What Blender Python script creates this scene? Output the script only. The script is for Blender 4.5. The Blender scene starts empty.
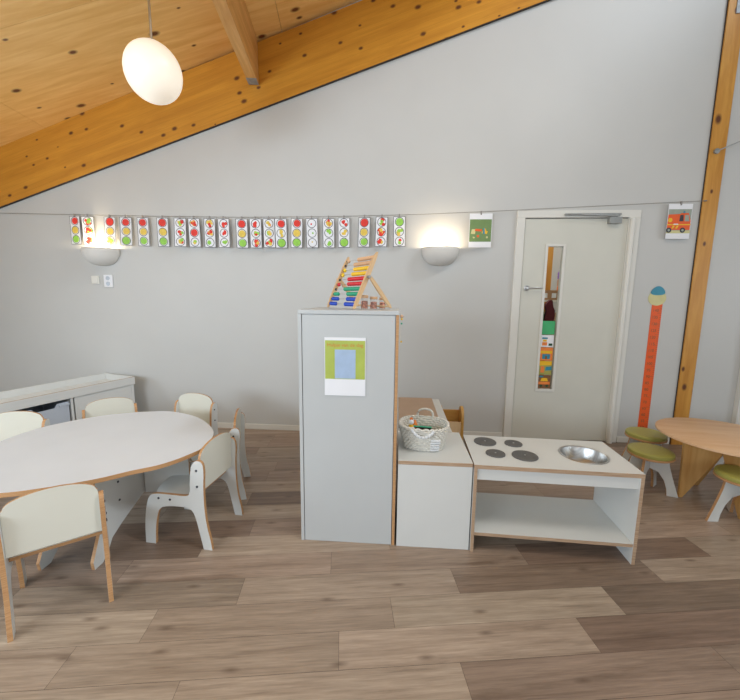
import bpy, bmesh, math, random
from math import sin, cos, pi, radians
from mathutils import Matrix, Vector

sc = bpy.context.scene
C = sc.collection
random.seed(7)

# ------------------------------------------------------------------ camera
CAM_H = 1.38
cam_d = bpy.data.cameras.new('camera'); cam = bpy.data.objects.new('camera', cam_d); C.objects.link(cam)
cam_d.sensor_fit = 'HORIZONTAL'; cam_d.sensor_width = 36.0; cam_d.lens = 18.0; cam_d.clip_start = 0.02
_yaw = radians(4.0); _p = math.atan(53/370); _r = math.atan(.0108)
_f = Vector((-sin(_yaw)*cos(_p), cos(_yaw)*cos(_p), -sin(_p)))
_x = Vector((cos(_yaw), sin(_yaw), 0)); _u = _x.cross(_f)
_x2 = _x*cos(_r)+_u*sin(_r); _u2 = _u*cos(_r)-_x*sin(_r)
_m = Matrix((_x2, _u2, -_f)).transposed().to_4x4(); _m.translation = (0, 0, CAM_H)
cam.matrix_world = _m
sc.camera = cam

# ------------------------------------------------------------------ world, lights, exposure
w = bpy.data.worlds.new('sky'); sc.world = w; w.use_nodes = True
w.node_tree.nodes['Background'].inputs[0].default_value = (.92, .96, 1.0, 1)
w.node_tree.nodes['Background'].inputs[1].default_value = 0.35

def area(name, loc, rot, sx, sy, power, col):
    d = bpy.data.lights.new(name, 'AREA'); d.shape = 'RECTANGLE'; d.size = sx; d.size_y = sy
    d.energy = power; d.color = col
    o = bpy.data.objects.new(name, d); C.objects.link(o); o.location = loc; o.rotation_euler = rot
    return o
area('window_light_left', (-4.45, 0.1, 1.55), (0, radians(-90), 0), 1.2, 2.6, 50, (.76, .88, 1.0))
area('window_light_corner', (-2.9, -1.7, 1.70), (radians(90), 0, radians(-33)), 2.2, .75, 80, (.74, .87, 1.0))
area('window_light_rear', (0.6, -2.6, 1.9), (radians(100), 0, 0), 5.0, 2.0, 36, (.84, .92, 1.0))
area('window_light_right', (5.1, 1.0, 1.7), (0, radians(90), 0), 1.4, 2.6, 30, (.80, .90, 1.0))
area('overhead_fill_light', (1.0, .65, 4.05), (0, radians(-6), 0), 1.6, 1.0, 29, (1.0, .94, .84))  # unseen fill light added under the closed roof to brighten worktop and door
rl = area('roof_strip_light', (6.2, .3, 7.1), (0, 0, 0), 2.6, .8, 370, (.84, .92, 1.0))
rl.rotation_euler = (Vector((0, 3.0, 3.0))-rl.location).to_track_quat('-Z', 'Y').to_euler()
sc.view_settings.view_transform = 'Standard'
sc.view_settings.look = 'None'
sc.view_settings.gamma = 1.0
sc.view_settings.exposure = 0.25
sc.view_settings.use_curve_mapping = False

# ------------------------------------------------------------------ materials
def new_mat(name, col, rough=.5, metal=0, **kw):
    m = bpy.data.materials.new(name); m.use_nodes = True
    b = m.node_tree.nodes['Principled BSDF']
    b.inputs['Base Color'].default_value = (*col, 1); b.inputs['Roughness'].default_value = rough
    b.inputs['Metallic'].default_value = metal
    for k, v in kw.items(): b.inputs[k].default_value = v
    return m
def nd(m, t, **kw):
    n = m.node_tree.nodes.new(t)
    for k, v in kw.items(): setattr(n, k, v)
    return n
def lk(m, a, b): m.node_tree.links.new(a, b)
def bsdf(m): return m.node_tree.nodes['Principled BSDF']
def mixc(m, fac, a, b, mode='MIX'):
    n = nd(m, 'ShaderNodeMix', data_type='RGBA', blend_type=mode)
    for s, v in ((0, fac), (6, a), (7, b)):
        if hasattr(v, 'is_output') or isinstance(v, bpy.types.NodeSocket): lk(m, v, n.inputs[s])
        else: n.inputs[s].default_value = v if s == 0 else (*v, 1)
    return n.outputs[2]
def ramp(m, fac, stops):
    n = nd(m, 'ShaderNodeValToRGB'); e = n.color_ramp.elements
    e[0].position, e[0].color = stops[0][0], (*stops[0][1], 1)
    e[1].position, e[1].color = stops[-1][0], (*stops[-1][1], 1)
    for p, c in stops[1:-1]:
        x = e.new(p); x.color = (*c, 1)
    lk(m, fac, n.inputs[0]); return n.outputs[0]
def coords(m, scale=(1, 1, 1), rot=(0, 0, 0), kind='Object'):
    t = nd(m, 'ShaderNodeTexCoord'); mp = nd(m, 'ShaderNodeMapping')
    mp.inputs['Scale'].default_value = scale; mp.inputs['Rotation'].default_value = rot
    lk(m, t.outputs[kind], mp.inputs[0]); return mp.outputs[0]
def noise(m, vec, scale, detail=3, rough=.5, dist=0):
    n = nd(m, 'ShaderNodeTexNoise'); n.inputs['Scale'].default_value = scale
    n.inputs['Detail'].default_value = detail; n.inputs['Roughness'].default_value = rough
    n.inputs['Distortion'].default_value = dist
    lk(m, vec, n.inputs['Vector']); return n.outputs[0]

def slight(name, col, rough, amt=.04, scale=4, **kw):
    """plain paint or laminate with a faint mottling and a fine bump"""
    m = new_mat(name, col, rough, **kw)
    v = coords(m)
    lo = tuple(c*(1-amt) for c in col); hi = tuple(min(1, c*(1+amt)) for c in col)
    lk(m, ramp(m, noise(m, v, scale, 4), [(.3, lo), (.7, hi)]), bsdf(m).inputs['Base Color'])
    return m

def timber(name, light, dark, knot=(.12, .035, .008), along=0, lam=None, knot_scale=5.0, knot_r=.055, rough=.45, keep=.5, plane=None):
    """softwood: grain runs along the given object axis, round brown knots, optional lamella tone bands"""
    m = new_mat(name, light, rough)
    s = [9.0, 9.0, 9.0]; s[along] = 0.8
    v = coords(m, tuple(s))
    g = noise(m, v, 2.2, 5, .6, .6)
    base = ramp(m, g, [(.32, dark), (.5, tuple((a+b)/2 for a, b in zip(light, dark))), (.66, light)])
    if lam:
        t = nd(m, 'ShaderNodeTexCoord'); sp = nd(m, 'ShaderNodeSeparateXYZ'); lk(m, t.outputs['Object'], sp.inputs[0])
        q = nd(m, 'ShaderNodeMath', operation='DIVIDE'); lk(m, sp.outputs[2], q.inputs[0]); q.inputs[1].default_value = lam
        fl = nd(m, 'ShaderNodeMath', operation='FLOOR'); lk(m, q.outputs[0], fl.inputs[0])
        wn = nd(m, 'ShaderNodeTexWhiteNoise', noise_dimensions='1D'); lk(m, fl.outputs[0], wn.inputs['W'])
        base = mixc(m, .28, base, ramp(m, wn.outputs[0], [(0, dark), (1, light)]))
        fr = nd(m, 'ShaderNodeMath', operation='FRACT'); lk(m, q.outputs[0], fr.inputs[0])
        ln = nd(m, 'ShaderNodeMath', operation='LESS_THAN'); lk(m, fr.outputs[0], ln.inputs[0]); ln.inputs[1].default_value = .04
        mm = nd(m, 'ShaderNodeMath', operation='MULTIPLY'); lk(m, ln.outputs[0], mm.inputs[0]); mm.inputs[1].default_value = .35
        base = mixc(m, mm.outputs[0], base, tuple(c*.55 for c in dark))
    ks = [1.0, 1.0, 1.0]; ks[along] = .62
    kv = coords(m, tuple(ks))
    if plane:      # knots laid out on the visible face (two object axes)
        sx = nd(m, 'ShaderNodeSeparateXYZ'); lk(m, kv, sx.inputs[0]); cx_ = nd(m, 'ShaderNodeCombineXYZ')
        lk(m, sx.outputs[plane[0]], cx_.inputs[0]); lk(m, sx.outputs[plane[1]], cx_.inputs[1]); kv = cx_.outputs[0]
    vo = nd(m, 'ShaderNodeTexVoronoi'); vo.inputs['Scale'].default_value = knot_scale; lk(m, kv, vo.inputs['Vector'])
    if plane: vo.voronoi_dimensions = '2D'
    rk = nd(m, 'ShaderNodeSeparateColor'); lk(m, vo.outputs['Color'], rk.inputs[0])
    on = nd(m, 'ShaderNodeMath', operation='GREATER_THAN'); lk(m, rk.outputs[0], on.inputs[0]); on.inputs[1].default_value = 1-keep
    sz = nd(m, 'ShaderNodeMath', operation='MULTIPLY_ADD'); lk(m, rk.outputs[1], sz.inputs[0]); sz.inputs[1].default_value = 1.1; sz.inputs[2].default_value = .45
    dv = nd(m, 'ShaderNodeMath', operation='DIVIDE'); lk(m, vo.outputs['Distance'], dv.inputs[0]); lk(m, sz.outputs[0], dv.inputs[1])
    kr = nd(m, 'ShaderNodeMapRange'); lk(m, dv.outputs[0], kr.inputs[0])
    kr.inputs[1].default_value = knot_r*1.9; kr.inputs[2].default_value = knot_r*.8; kr.inputs[3].default_value = 0; kr.inputs[4].default_value = 1
    k = nd(m, 'ShaderNodeMath', operation='MULTIPLY'); lk(m, kr.outputs[0], k.inputs[0]); lk(m, on.outputs[0], k.inputs[1])
    lk(m, mixc(m, k.outputs[0], base, knot), bsdf(m).inputs['Base Color'])
    return m

M = {}
M['wall'] = slight('painted_plaster', (.560, .560, .540), .55, .025, 1.5)
bn = nd(M['wall'], 'ShaderNodeBump'); bn.inputs['Strength'].default_value = .06
lk(M['wall'], noise(M['wall'], coords(M['wall']), 90, 3), bn.inputs['Height']); lk(M['wall'], bn.outputs[0], bsdf(M['wall']).inputs['Normal'])
M['trim'] = slight('white_trim_paint', (.72, .71, .66), .4, .02)
M['doorpaint'] = slight('cream_door_paint', (.64, .635, .565), .35, .02)
M['white'] = slight('white_laminate', (.66, .67, .65), .32, .02)
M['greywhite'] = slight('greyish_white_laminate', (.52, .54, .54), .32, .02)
M['cream'] = slight('cream_laminate', (.70, .69, .60), .32, .02)
M['tabletop'] = slight('pale_grey_laminate', (.68, .72, .77), .3, .02)
def ply(name, a, b):
    m = new_mat(name, a, .5)
    lk(m, ramp(m, noise(m, coords(m, (3, 3, 120)), 3, 2), [(.35, b), (.65, a)]), bsdf(m).inputs['Base Color']); return m
M['ply'] = ply('plywood_edge', (.56, .32, .15), (.45, .235, .10))
M['plypale'] = ply('plywood_edge_pale', (.52, .37, .25), (.36, .23, .14))
M['ceil'] = timber('ceiling_plywood', (.92, .60, .225), (.78, .44, .125), along=0, knot_scale=5.5, knot_r=.060, keep=.42, plane=(0, 1))
M['beam'] = timber('glulam_beam_wood', (.66, .30, .030), (.50, .20, .016), along=0, lam=.045, knot_scale=9.5, knot_r=.075, keep=.32, plane=(0, 2))
M['purlin'] = timber('purlin_wood', (.74, .42, .15), (.54, .26, .06), along=1, knot_scale=6, knot_r=.1, keep=.3)
M['post'] = timber('post_wood', (.64, .32, .06), (.48, .20, .025), along=2, knot_scale=7, knot_r=.10, keep=.5, plane=(0, 2))
M['birch'] = timber('birch_tabletop', (.74, .50, .30), (.64, .38, .20), along=0, knot_scale=2, knot_r=.01, keep=.1)
M['birchleg'] = timber('birch_leg', (.66, .40, .15), (.54, .28, .08), along=2, knot_scale=2, knot_r=.01, keep=.1)
M['beech'] = timber('beech_wood', (.74, .52, .30), (.62, .40, .20), along=2, knot_scale=2, knot_r=.01, keep=.05)
M['pine'] = timber('orange_pine', (.62, .36, .10), (.50, .25, .05), along=0, knot_scale=8, knot_r=.04, keep=.3)
M['steel'] = new_mat('brushed_steel', (.55, .55, .54), .28, 1.0)
lk(M['steel'], ramp(M['steel'], noise(M['steel'], coords(M['steel'], (1, 30, 1)), 8), [(.3, (.45, .45, .44)), (.7, (.68, .67, .65))]), bsdf(M['steel']).inputs['Base Color'])
M['grey_metal'] = slight('grey_metal', (.36, .37, .36), .45, .08, 20, metal=.6)
M['galv'] = slight('galvanised_plate', (.33, .36, .38), .5, .15, 30, metal=.4)
M['wire'] = slight('dark_wire', (.22, .21, .20), .5, .05)
M['darkgap'] = slight('dark_shadow_gap', (.05, .04, .035), .8, .1)
M['burner'] = slight('grey_hob_plate', (.095, .092, .088), .45, .12, 40)
M['olive'] = slight('olive_vinyl', (.38, .365, .09), .42, .06, 8)
M['brownboard'] = slight('tan_board', (.44, .30, .20), .5, .05, 8)
M['ceramic'] = slight('ceramic_shade', (.72, .70, .66), .6, .02)
M['plastic'] = slight('white_plastic', (.75, .73, .66), .35, .02)
M['bin'] = slight('grey_plastic_bin', (.50, .55, .62), .4, .03)
M['paper'] = slight('white_paper', (.82, .83, .86), .7, .02)
M['ink'] = slight('black_ink', (.04, .04, .05), .6, .1)
M['red'] = slight('red_paper', (.75, .035, .02), .6, .1, 40)
M['yellow'] = slight('yellow_paper', (.78, .56, .09), .6, .1, 40)
M['green'] = slight('green_paper', (.30, .62, .08), .6, .1, 40)
M['orange'] = slight('orange_vinyl', (.80, .11, .015), .5, .04, 10)
M['rope'] = slight('cotton_rope', (.70, .67, .60), .9, .12, 60)
M['rope_white'] = slight('white_cotton_rope', (.74, .75, .76), .9, .08, 60)
M['clip'] = slight('clip_metal', (.30, .28, .26), .5, .05, metal=.5)
def paint(name, c, rough=.4): return slight(name, c, rough, .06, 20)
M['bred'] = paint('bead_red', (.66, .02, .03)); M['byel'] = paint('bead_yellow', (.85, .55, .02))
M['bgrn'] = paint('bead_green', (.02, .36, .20)); M['bblu'] = paint('bead_blue', (.015, .07, .50)); M['bnat'] = paint('bead_natural', (.66, .40, .22))
M['lime'] = paint('lime_print', (.42, .50, .09)); M['sky_print'] = paint('pale_blue_print', (.38, .50, .68))
M['txt'] = paint('orange_print', (.62, .20, .03)); M['olive_print'] = paint('olive_print', (.16, .26, .09)); M['teal'] = paint('teal_print', (.03, .25, .36))
M['brown_print'] = paint('brown_print', (.22, .10, .04)); M['cream_print'] = paint('cream_print', (.62, .58, .28)); M['grass'] = paint('green_print', (.06, .42, .16))
M['grey_print'] = paint('grey_print', (.32, .36, .30)); M['pinkish'] = paint('peach_plush', (.62, .38, .24), .9); M['purple'] = paint('purple_plastic', (.30, .14, .55))
M['hotorange'] = paint('orange_plastic', (.85, .24, .05)); M['toyyellow'] = paint('yellow_plastic', (.85, .50, .02)); M['maroon'] = paint('maroon_cloth', (.12, .02, .03), .9)
M['darkgreen'] = paint('dark_green_cloth', (.03, .08, .04), .9); M['cardboard'] = paint('cardboard', (.42, .24, .12), .8)
M['glass'] = new_mat('window_glass', (.95, .97, .96), .03, 0, **{'Transmission Weight': 1.0, 'IOR': 1.0})
M['jarglass'] = new_mat('jar_glass', (.96, .94, .92), .05, 0, **{'Transmission Weight': .9, 'IOR': 1.05})
g = new_mat('opal_glass', (.9, .84, .74), .35); M['opal'] = g
bsdf(g).inputs['Emission Color'].default_value = (1.0, .86, .68, 1); bsdf(g).inputs['Emission Strength'].default_value = .34
bsdf(g).inputs['Subsurface Weight'].default_value = 0.0
lampglow = new_mat('lamp_bulb', (1, .9, .75), .4); bsdf(lampglow).inputs['Emission Color'].default_value = (1, .85, .6, 1); bsdf(lampglow).inputs['Emission Strength'].default_value = 6

# floor: each plank carries its own timber tone as a face colour
m = new_mat('oak_laminate_floor', (.3, .22, .16), .38); M['floor'] = m
at = nd(m, 'ShaderNodeAttribute', attribute_name='plank_tone')
v = coords(m, (1, 17, 1))
ad = nd(m, 'ShaderNodeVectorMath', operation='ADD'); lk(m, v, ad.inputs[0])
sc3 = nd(m, 'ShaderNodeVectorMath', operation='SCALE'); lk(m, at.outputs['Color'], sc3.inputs[0]); sc3.inputs['Scale'].default_value = 37.0
lk(m, sc3.outputs[0], ad.inputs[1])
g1 = noise(m, ad.outputs[0], 1.5, 9, .66, .5); g2 = noise(m, ad.outputs[0], 7, 5, .65, .2)
grain = ramp(m, g1, [(.25, (.52, .46, .42)), (.43, (.86, .83, .81)), (.60, (1.06, 1.04, 1.03)), (.78, (1.22, 1.22, 1.24))])
fine = ramp(m, g2, [(.3, (.78, .77, .76)), (.7, (1.14, 1.14, 1.14))])
c1 = mixc(m, 1.0, at.outputs['Color'], grain, 'MULTIPLY'); c2 = mixc(m, 1.0, c1, fine, 'MULTIPLY')
kvo = nd(m, 'ShaderNodeTexVoronoi', voronoi_dimensions='2D'); kvo.inputs['Scale'].default_value = 5.5
lk(m, coords(m, (.55, 1.5, 1)), kvo.inputs['Vector'])
ksep = nd(m, 'ShaderNodeSeparateColor'); lk(m, kvo.outputs['Color'], ksep.inputs[0])
kth = nd(m, 'ShaderNodeMath', operation='GREATER_THAN'); lk(m, ksep.outputs[0], kth.inputs[0]); kth.inputs[1].default_value = .62
kmr = nd(m, 'ShaderNodeMapRange'); lk(m, kvo.outputs['Distance'], kmr.inputs[0])
kmr.inputs[1].default_value = .13; kmr.inputs[2].default_value = .01; kmr.inputs[3].default_value = 0; kmr.inputs[4].default_value = .6
kmu = nd(m, 'ShaderNodeMath', operation='MULTIPLY'); lk(m, kmr.outputs[0], kmu.inputs[0]); lk(m, kth.outputs[0], kmu.inputs[1])
c3 = mixc(m, kmu.outputs[0], c2, (.085, .05, .032))
lk(m, c3, bsdf(m).inputs['Base Color'])
lk(m, ramp(m, g1, [(.3, (.42,)*3), (.7, (.30,)*3)]), bsdf(m).inputs['Roughness'])

# ------------------------------------------------------------------ mesh helpers
class B:
    def __init__(s): s.bm = bmesh.new()
    def face(s, vs, mi=0):
        try: f = s.bm.faces.new(vs)
        except ValueError: return None
        f.material_index = mi; return f
    def box(s, a, b, mi=0, mx=None, caps=None):
        (x0, y0, z0), (x1, y1, z1) = a, b
        P = [Vector(p) for p in ((x0,y0,z0),(x1,y0,z0),(x1,y1,z0),(x0,y1,z0),(x0,y0,z1),(x1,y0,z1),(x1,y1,z1),(x0,y1,z1))]
        if mx: P = [mx @ p for p in P]
        v = [s.bm.verts.new(p) for p in P]
        F = ((0,3,2,1),(4,5,6,7),(0,1,5,4),(2,3,7,6),(1,2,6,5),(3,0,4,7))   # -z +z -y +y +x -x
        for i, f in enumerate(F): s.face([v[k] for k in f], caps[i] if caps else mi)
        return s
    def prism(s, poly, fn, t0, t1, mi=0, edge=None):
        """poly: 2D outline, fn(u,v,w)->xyz ; caps use mi, sides use edge"""
        if edge is None: edge = mi
        a = [s.bm.verts.new(fn(u, v, t0)) for u, v in poly]; b = [s.bm.verts.new(fn(u, v, t1)) for u, v in poly]
        s.face(a[::-1], mi); s.face(b, mi); n = len(poly)
        for i in range(n): s.face([a[i], a[(i+1) % n], b[(i+1) % n], b[i]], edge)
        return s
    def lathe(s, prof, c=(0,0,0), n=28, mi=0, mx=None, ang=2*pi, sx=1, sy=1):
        rows = []
        full = abs(ang-2*pi) < 1e-6
        for r, z in prof:
            row = []
            for i in range(n if full else n+1):
                a = ang*i/n
                p = Vector((r*cos(a)*sx, r*sin(a)*sy, z))
                p = (mx @ p) if mx else p + Vector(c)
                row.append(s.bm.verts.new(p))
            rows.append(row)
        for k in range(len(rows)-1):
            A, D = rows[k], rows[k+1]; L = len(A)
            for i in range(L if full else L-1):
                s.face([A[i], A[(i+1) % L], D[(i+1) % L], D[i]], mi)
        if full:
            s.face(rows[0][::-1], mi); s.face(rows[-1], mi)
        return s
    def tube(s, pts, r, n=8, mi=0, closed=False):
        P = [Vector(p) for p in pts]; rings = []; N = len(P)
        up = Vector((0, 0, 1))
        for i, p in enumerate(P):
            if closed: d = P[(i+1) % N]-P[i-1]
            else: d = P[min(i+1, N-1)]-P[max(i-1, 0)]
            d.normalize(); q = up if abs(d.dot(up)) < .95 else Vector((1, 0, 0))
            x = d.cross(q).normalized(); y = d.cross(x).normalized()
            rr = r[i] if isinstance(r, (list, tuple)) else r
            rings.append([s.bm.verts.new(p+x*rr*cos(2*pi*k/n)+y*rr*sin(2*pi*k/n)) for k in range(n)])
        for i in range(N if closed else N-1):
            A, D = rings[i], rings[(i+1) % N]
            for k in range(n): s.face([A[k], A[(k+1) % n], D[(k+1) % n], D[k]], mi)
        if not closed: s.face(rings[0][::-1], mi); s.face(rings[-1], mi)
        return s
    def ball(s, c, r, mi=0, sc_=(1,1,1), n=14):
        prof = [(r*sin(pi*k/n) if 0 < k < n else r*.02, -r*cos(pi*k/n)) for k in range(n+1)]
        mx = Matrix.Translation(c) @ Matrix.Diagonal((*sc_, 1))
        return s.lathe(prof, n=2*n, mi=mi, mx=mx)
    def disc(s, c, r, fn, mi=0, n=24, r0=0, a0=0, a1=2*pi, h=.0004):
        """thin printed disc, ring or sector in the plane of fn(u,v,w)"""
        full = a1-a0 > 2*pi-1e-6
        outer = [(c[0]+r*cos(a0+(a1-a0)*i/n), c[1]+r*sin(a0+(a1-a0)*i/n)) for i in range(n if full else n+1)]
        if r0:
            inner = [(c[0]+r0*cos(2*pi*i/n), c[1]+r0*sin(2*pi*i/n)) for i in range(n)]
            O = [s.bm.verts.new(fn(*p, h)) for p in outer]; I = [s.bm.verts.new(fn(*p, h)) for p in inner]
            for i in range(n): s.face([O[i], O[(i+1) % n], I[(i+1) % n], I[i]], mi)
        else:
            if not full: outer.append(c)
            s.face([s.bm.verts.new(fn(*p, h)) for p in outer], mi)
        return s
    def flat(s, poly, fn, mi=0, h=.0004):
        s.face([s.bm.verts.new(fn(*p, h)) for p in poly], mi); return s
    def build(s, name, mats, parent=None, loc=None, rz=0, smooth=False, bevel=0, recalc=True):
        if recalc: bmesh.ops.recalc_face_normals(s.bm, faces=s.bm.faces)
        me = bpy.data.meshes.new(name); s.bm.to_mesh(me); s.bm.free()
        for m_ in (mats if isinstance(mats, (list, tuple)) else [mats]): me.materials.append(M[m_] if isinstance(m_, str) else m_)
        if smooth:
            for p in me.polygons: p.use_smooth = True
            me.set_sharp_from_angle(angle=radians(40))
        o = bpy.data.objects.new(name, me); C.objects.link(o)
        if parent is not None: o.parent = parent
        if loc is not None: o.location = loc
        o.rotation_euler.z = rz
        if bevel:
            md = o.modifiers.new('bevel', 'BEVEL'); md.width = bevel; md.segments = 2; md.limit_method = 'ANGLE'; md.angle_limit = radians(50)
        return o

def tag(o, label, cat, group=None):
    o['label'] = label; o['category'] = cat
    if group: o['group'] = group
    return o
def thing(name, label, cat, loc=(0,0,0), rz=0, group=None):
    o = bpy.data.objects.new(name, None); C.objects.link(o); o.empty_display_size = .1
    o.location = loc; o.rotation_euler.z = rz
    return tag(o, label, cat, group)
def struct(o): o['kind'] = 'structure'; return o
def dup(root, loc, rz, label, group=None):
    def cp(o, par):
        c = o.copy(); C.objects.link(c)
        if par is not None: c.parent = par
        for ch in o.children: cp(ch, c)
        return c
    r = cp(root, None); r.location = loc; r.rotation_euler.z = rz; r['label'] = label
    if group: r['group'] = group
    return r
def chaikin(poly, it=2, hard=()):
    """corner cutting on a closed outline; indices in hard stay sharp"""
    P = [(p, i in hard) for i, p in enumerate(poly)]
    for _ in range(it):
        Q = []; n = len(P)
        for i in range(n):
            (p, h), (a, _h), (b, _g) = P[i], P[i-1], P[(i+1) % n]
            if h: Q.append((p, True))
            else:
                Q.append(((p[0]*.75+a[0]*.25, p[1]*.75+a[1]*.25), False)); Q.append(((p[0]*.75+b[0]*.25, p[1]*.75+b[1]*.25), False))
        P = Q
    return [p for p, _ in P]
def catmull(P, k=6):
    out = []; n = len(P)
    for i in range(n):
        p0, p1, p2, p3 = [Vector(P[(i+j-1) % n]) for j in range(4)]
        for q in range(k):
            t = q/k
            v_ = .5*((2*p1)+(p2-p0)*t+(2*p0-5*p1+4*p2-p3)*t*t+(3*p1-p0-3*p2+p3)*t**3)
            out.append((v_.x, v_.y))
    return out
def text_mesh(name, body, size, mat, parent, loc, rot):
    cu = bpy.data.curves.new(name, 'FONT'); cu.body = body; cu.size = size; cu.align_x = 'CENTER'; cu.extrude = .0002
    t = bpy.data.objects.new(name, cu); C.objects.link(t)
    bpy.context.view_layer.update()
    me = bpy.data.meshes.new_from_object(t.evaluated_get(bpy.context.evaluated_depsgraph_get()))
    bpy.data.objects.remove(t); me.materials.clear(); me.materials.append(M[mat])
    o = bpy.data.objects.new(name, me); C.objects.link(o); o.parent = parent; o.location = loc; o.rotation_euler = rot
    return o

# ------------------------------------------------------------------ setting
WY = 3.63
GRID = radians(8.4)                       # floor planks and roof are turned this much from the wall
# floor planks in plank coordinates (u along, v across)
PW, PL = .163, 1.033
tone_l, tone_m, tone_d = (.395, .312, .242), (.315, .242, .185), (.228, .166, .124)
known = {}                                # row -> (joint offset, {plank index: tone})
V0 = 1.853
row_off = {0: -.766, 1: -.538, -1: -.056, -2: .557, -3: .223, -4: -.012, -5: .451, -6: .72, 2: -.1, 3: .4, 4: .2}
shade = {(0,-1): 'd', (1,-1): 'd', (0,0): 'l', (1,0): 'm', (-1,0): 'm', (-1,1): 'd', (-1,-1): 'l', (-1,2): 'l', (-2,0): 'd', (-2,-1): 'l', (-2,1): 'l',
         (-3,0): 'l', (-3,1): 'd', (-3,-1): 'm', (-4,0): 'l', (-4,1): 'd', (-4,-1): 'm', (-5,0): 'm', (-5,-1): 'l', (-5,1): 'm', (-6,0): 'm', (-6,-1): 'm', (-2,-2): 'm', (-1,-2): 'm', (-3,-2): 'l'}
b = B(); cl = b.bm.loops.layers.float_color.new('plank_tone')
rr = random.Random(11)
for r in range(-42, 20):
    v0 = V0+r*PW
    off = row_off.get(r, rr.uniform(0, PL))
    k0 = int(math.floor((-7-off)/PL)); k1 = int(math.ceil((8-off)/PL))
    for k in range(k0, k1):
        key = (r, k)
        tn = shade.get(key) or rr.choice('llmmmd')
        base = {'l': tone_l, 'm': tone_m, 'd': tone_d}[tn]; j = rr.uniform(.9, 1.1); j2 = rr.uniform(.96, 1.04)
        u0 = off+k*PL; e = .0007
        f = b.face([b.bm.verts.new(p) for p in ((u0+e, v0+e, 0), (u0+PL-e, v0+e, 0), (u0+PL-e, v0+PW-e, 0), (u0+e, v0+PW-e, 0))])
        for l in f.loops: l[cl] = (base[0]*j, base[1]*j*j2, base[2]*j*j2, 1)
# dark joint bed under the planks
bed = [b.bm.verts.new(p) for p in ((-8, -6, -.0015), (9, -6, -.0015), (9, 6, -.0015), (-8, 6, -.0015))]
f = b.face(bed)
for l in f.loops: l[cl] = (.10, .07, .055, 1)
b.box((-8, -6, -.12), (9, 6, -.0018))
for f in b.bm.faces:
    f.normal_update()
floor = b.build('floor', 'floor', rz=GRID, recalc=False); struct(floor)

# roof plane
def ceil_z(x, y): return 3.655+.328*(x+1.29)+.0485*(y-3.6)
# back wall with door hole (x 1.16..2.07, z 0..2.11) under the sloping roof, and the closet window seen through it
DX0, DX1, DZ = 1.160, 2.068, 2.112
XL, XR = -4.6, 5.3
def wall_poly(pts):
    b = B(); b.prism(pts, lambda u, v_, w_: Vector((u, WY+w_, v_)), 0, .12); return b
zt = lambda x: ceil_z(x, WY)+.03
wb = wall_poly([(XL, 0), (DX0, 0), (DX0, DZ), (DX1, DZ), (DX1, 0), (XR, 0), (XR, zt(XR)), (XL, zt(XL))])
struct(wb.build('wall_back', 'wall'))
b = B(); b.prism([(-3.2, 0), (WY, 0), (WY, ceil_z(XL, WY)), (-3.2, ceil_z(XL, -3.2))], lambda u, v_, w_: Vector((XL-w_, u, v_)), 0, .12); struct(b.build('wall_left', 'wall'))
b = B(); b.prism([(-3.2, 0), (WY, 0), (WY, ceil_z(XR, WY)), (-3.2, ceil_z(XR, -3.2))], lambda u, v_, w_: Vector((XR+w_, u, v_)), 0, .12); struct(b.build('wall_right', 'wall'))

# ceiling: plywood panels, seams along and across the slope
ud = Vector((cos(GRID), sin(GRID), 0)); vd = Vector((-sin(GRID), cos(GRID), 0))
slope = .328*cos(GRID)+.0485*sin(GRID)
us = (ud+Vector((0, 0, slope))).normalized()
nrm = us.cross(vd).normalized()
org = Vector((-3.39, 3.45, ceil_z(-3.39, 3.45)))
CM = Matrix((us, vd, nrm)).transposed().to_4x4(); CM.translation = org
b = B(); g_ = .0015
HOLE = (5.2, 7.85, -5.6, -1.15)           # roof light strip (slope, depth) beyond the picture's top right
def slab(u0, u1, v0, v1, z0, z1, mi):
    h0, h1, k0, k1 = HOLE
    if u1 <= h0 or u0 >= h1 or v1 <= k0 or v0 >= k1: b.box((u0, v0, z0), (u1, v1, z1), mi); return
    if u0 < h0: b.box((u0, v0, z0), (h0, v1, z1), mi)
    if u1 > h1: b.box((h1, v0, z0), (u1, v1, z1), mi)
    a0, a1 = max(u0, h0), min(u1, h1)
    if v0 < k0: b.box((a0, v0, z0), (a1, k0, z1), mi)
    if v1 > k1: b.box((a0, k1, z0), (a1, v1, z1), mi)
for i in range(-2, 5):
    for j in range(-6, 2):
        L, Wd = 2.44, .93
        sh = 0 if j % 2 else 1.22
        if j >= -1: sh = 0
        slab(i*L+g_+sh, (i+1)*L-g_+sh, j*Wd+g_-.02, (j+1)*Wd-g_-.02, 0, .02, 0)
slab(-6, 13, -7, 2.2, .022, .08, 1)
o = b.build('ceiling', ['ceil', 'darkgap']); o.matrix_world = CM; struct(o)

# gable beam along the wall (lower edge 17.5 deg), dark line under it
bang = math.atan((3.924-2.245)/(5.21))
BM = Matrix.Translation((-3.985, WY-.03, 2.236)) @ Matrix.Rotation(-math.atan(.3156), 4, 'Y')
cb = math.cos(math.atan(.3185))
b = B(); b.box((-1.2, 0, 0), (10.5, .029, .525), 0); o = b.build('glulam_beam', 'beam'); o.matrix_world = BM
tag(o, 'long knotty orange glulam beam sloping along the top of the back wall', 'beam')
b = B(); b.box((-1.2, .004, -.003), (10.5, .028, 0), 0); e = b.build('shadow_strip', 'darkgap', o)

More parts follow.
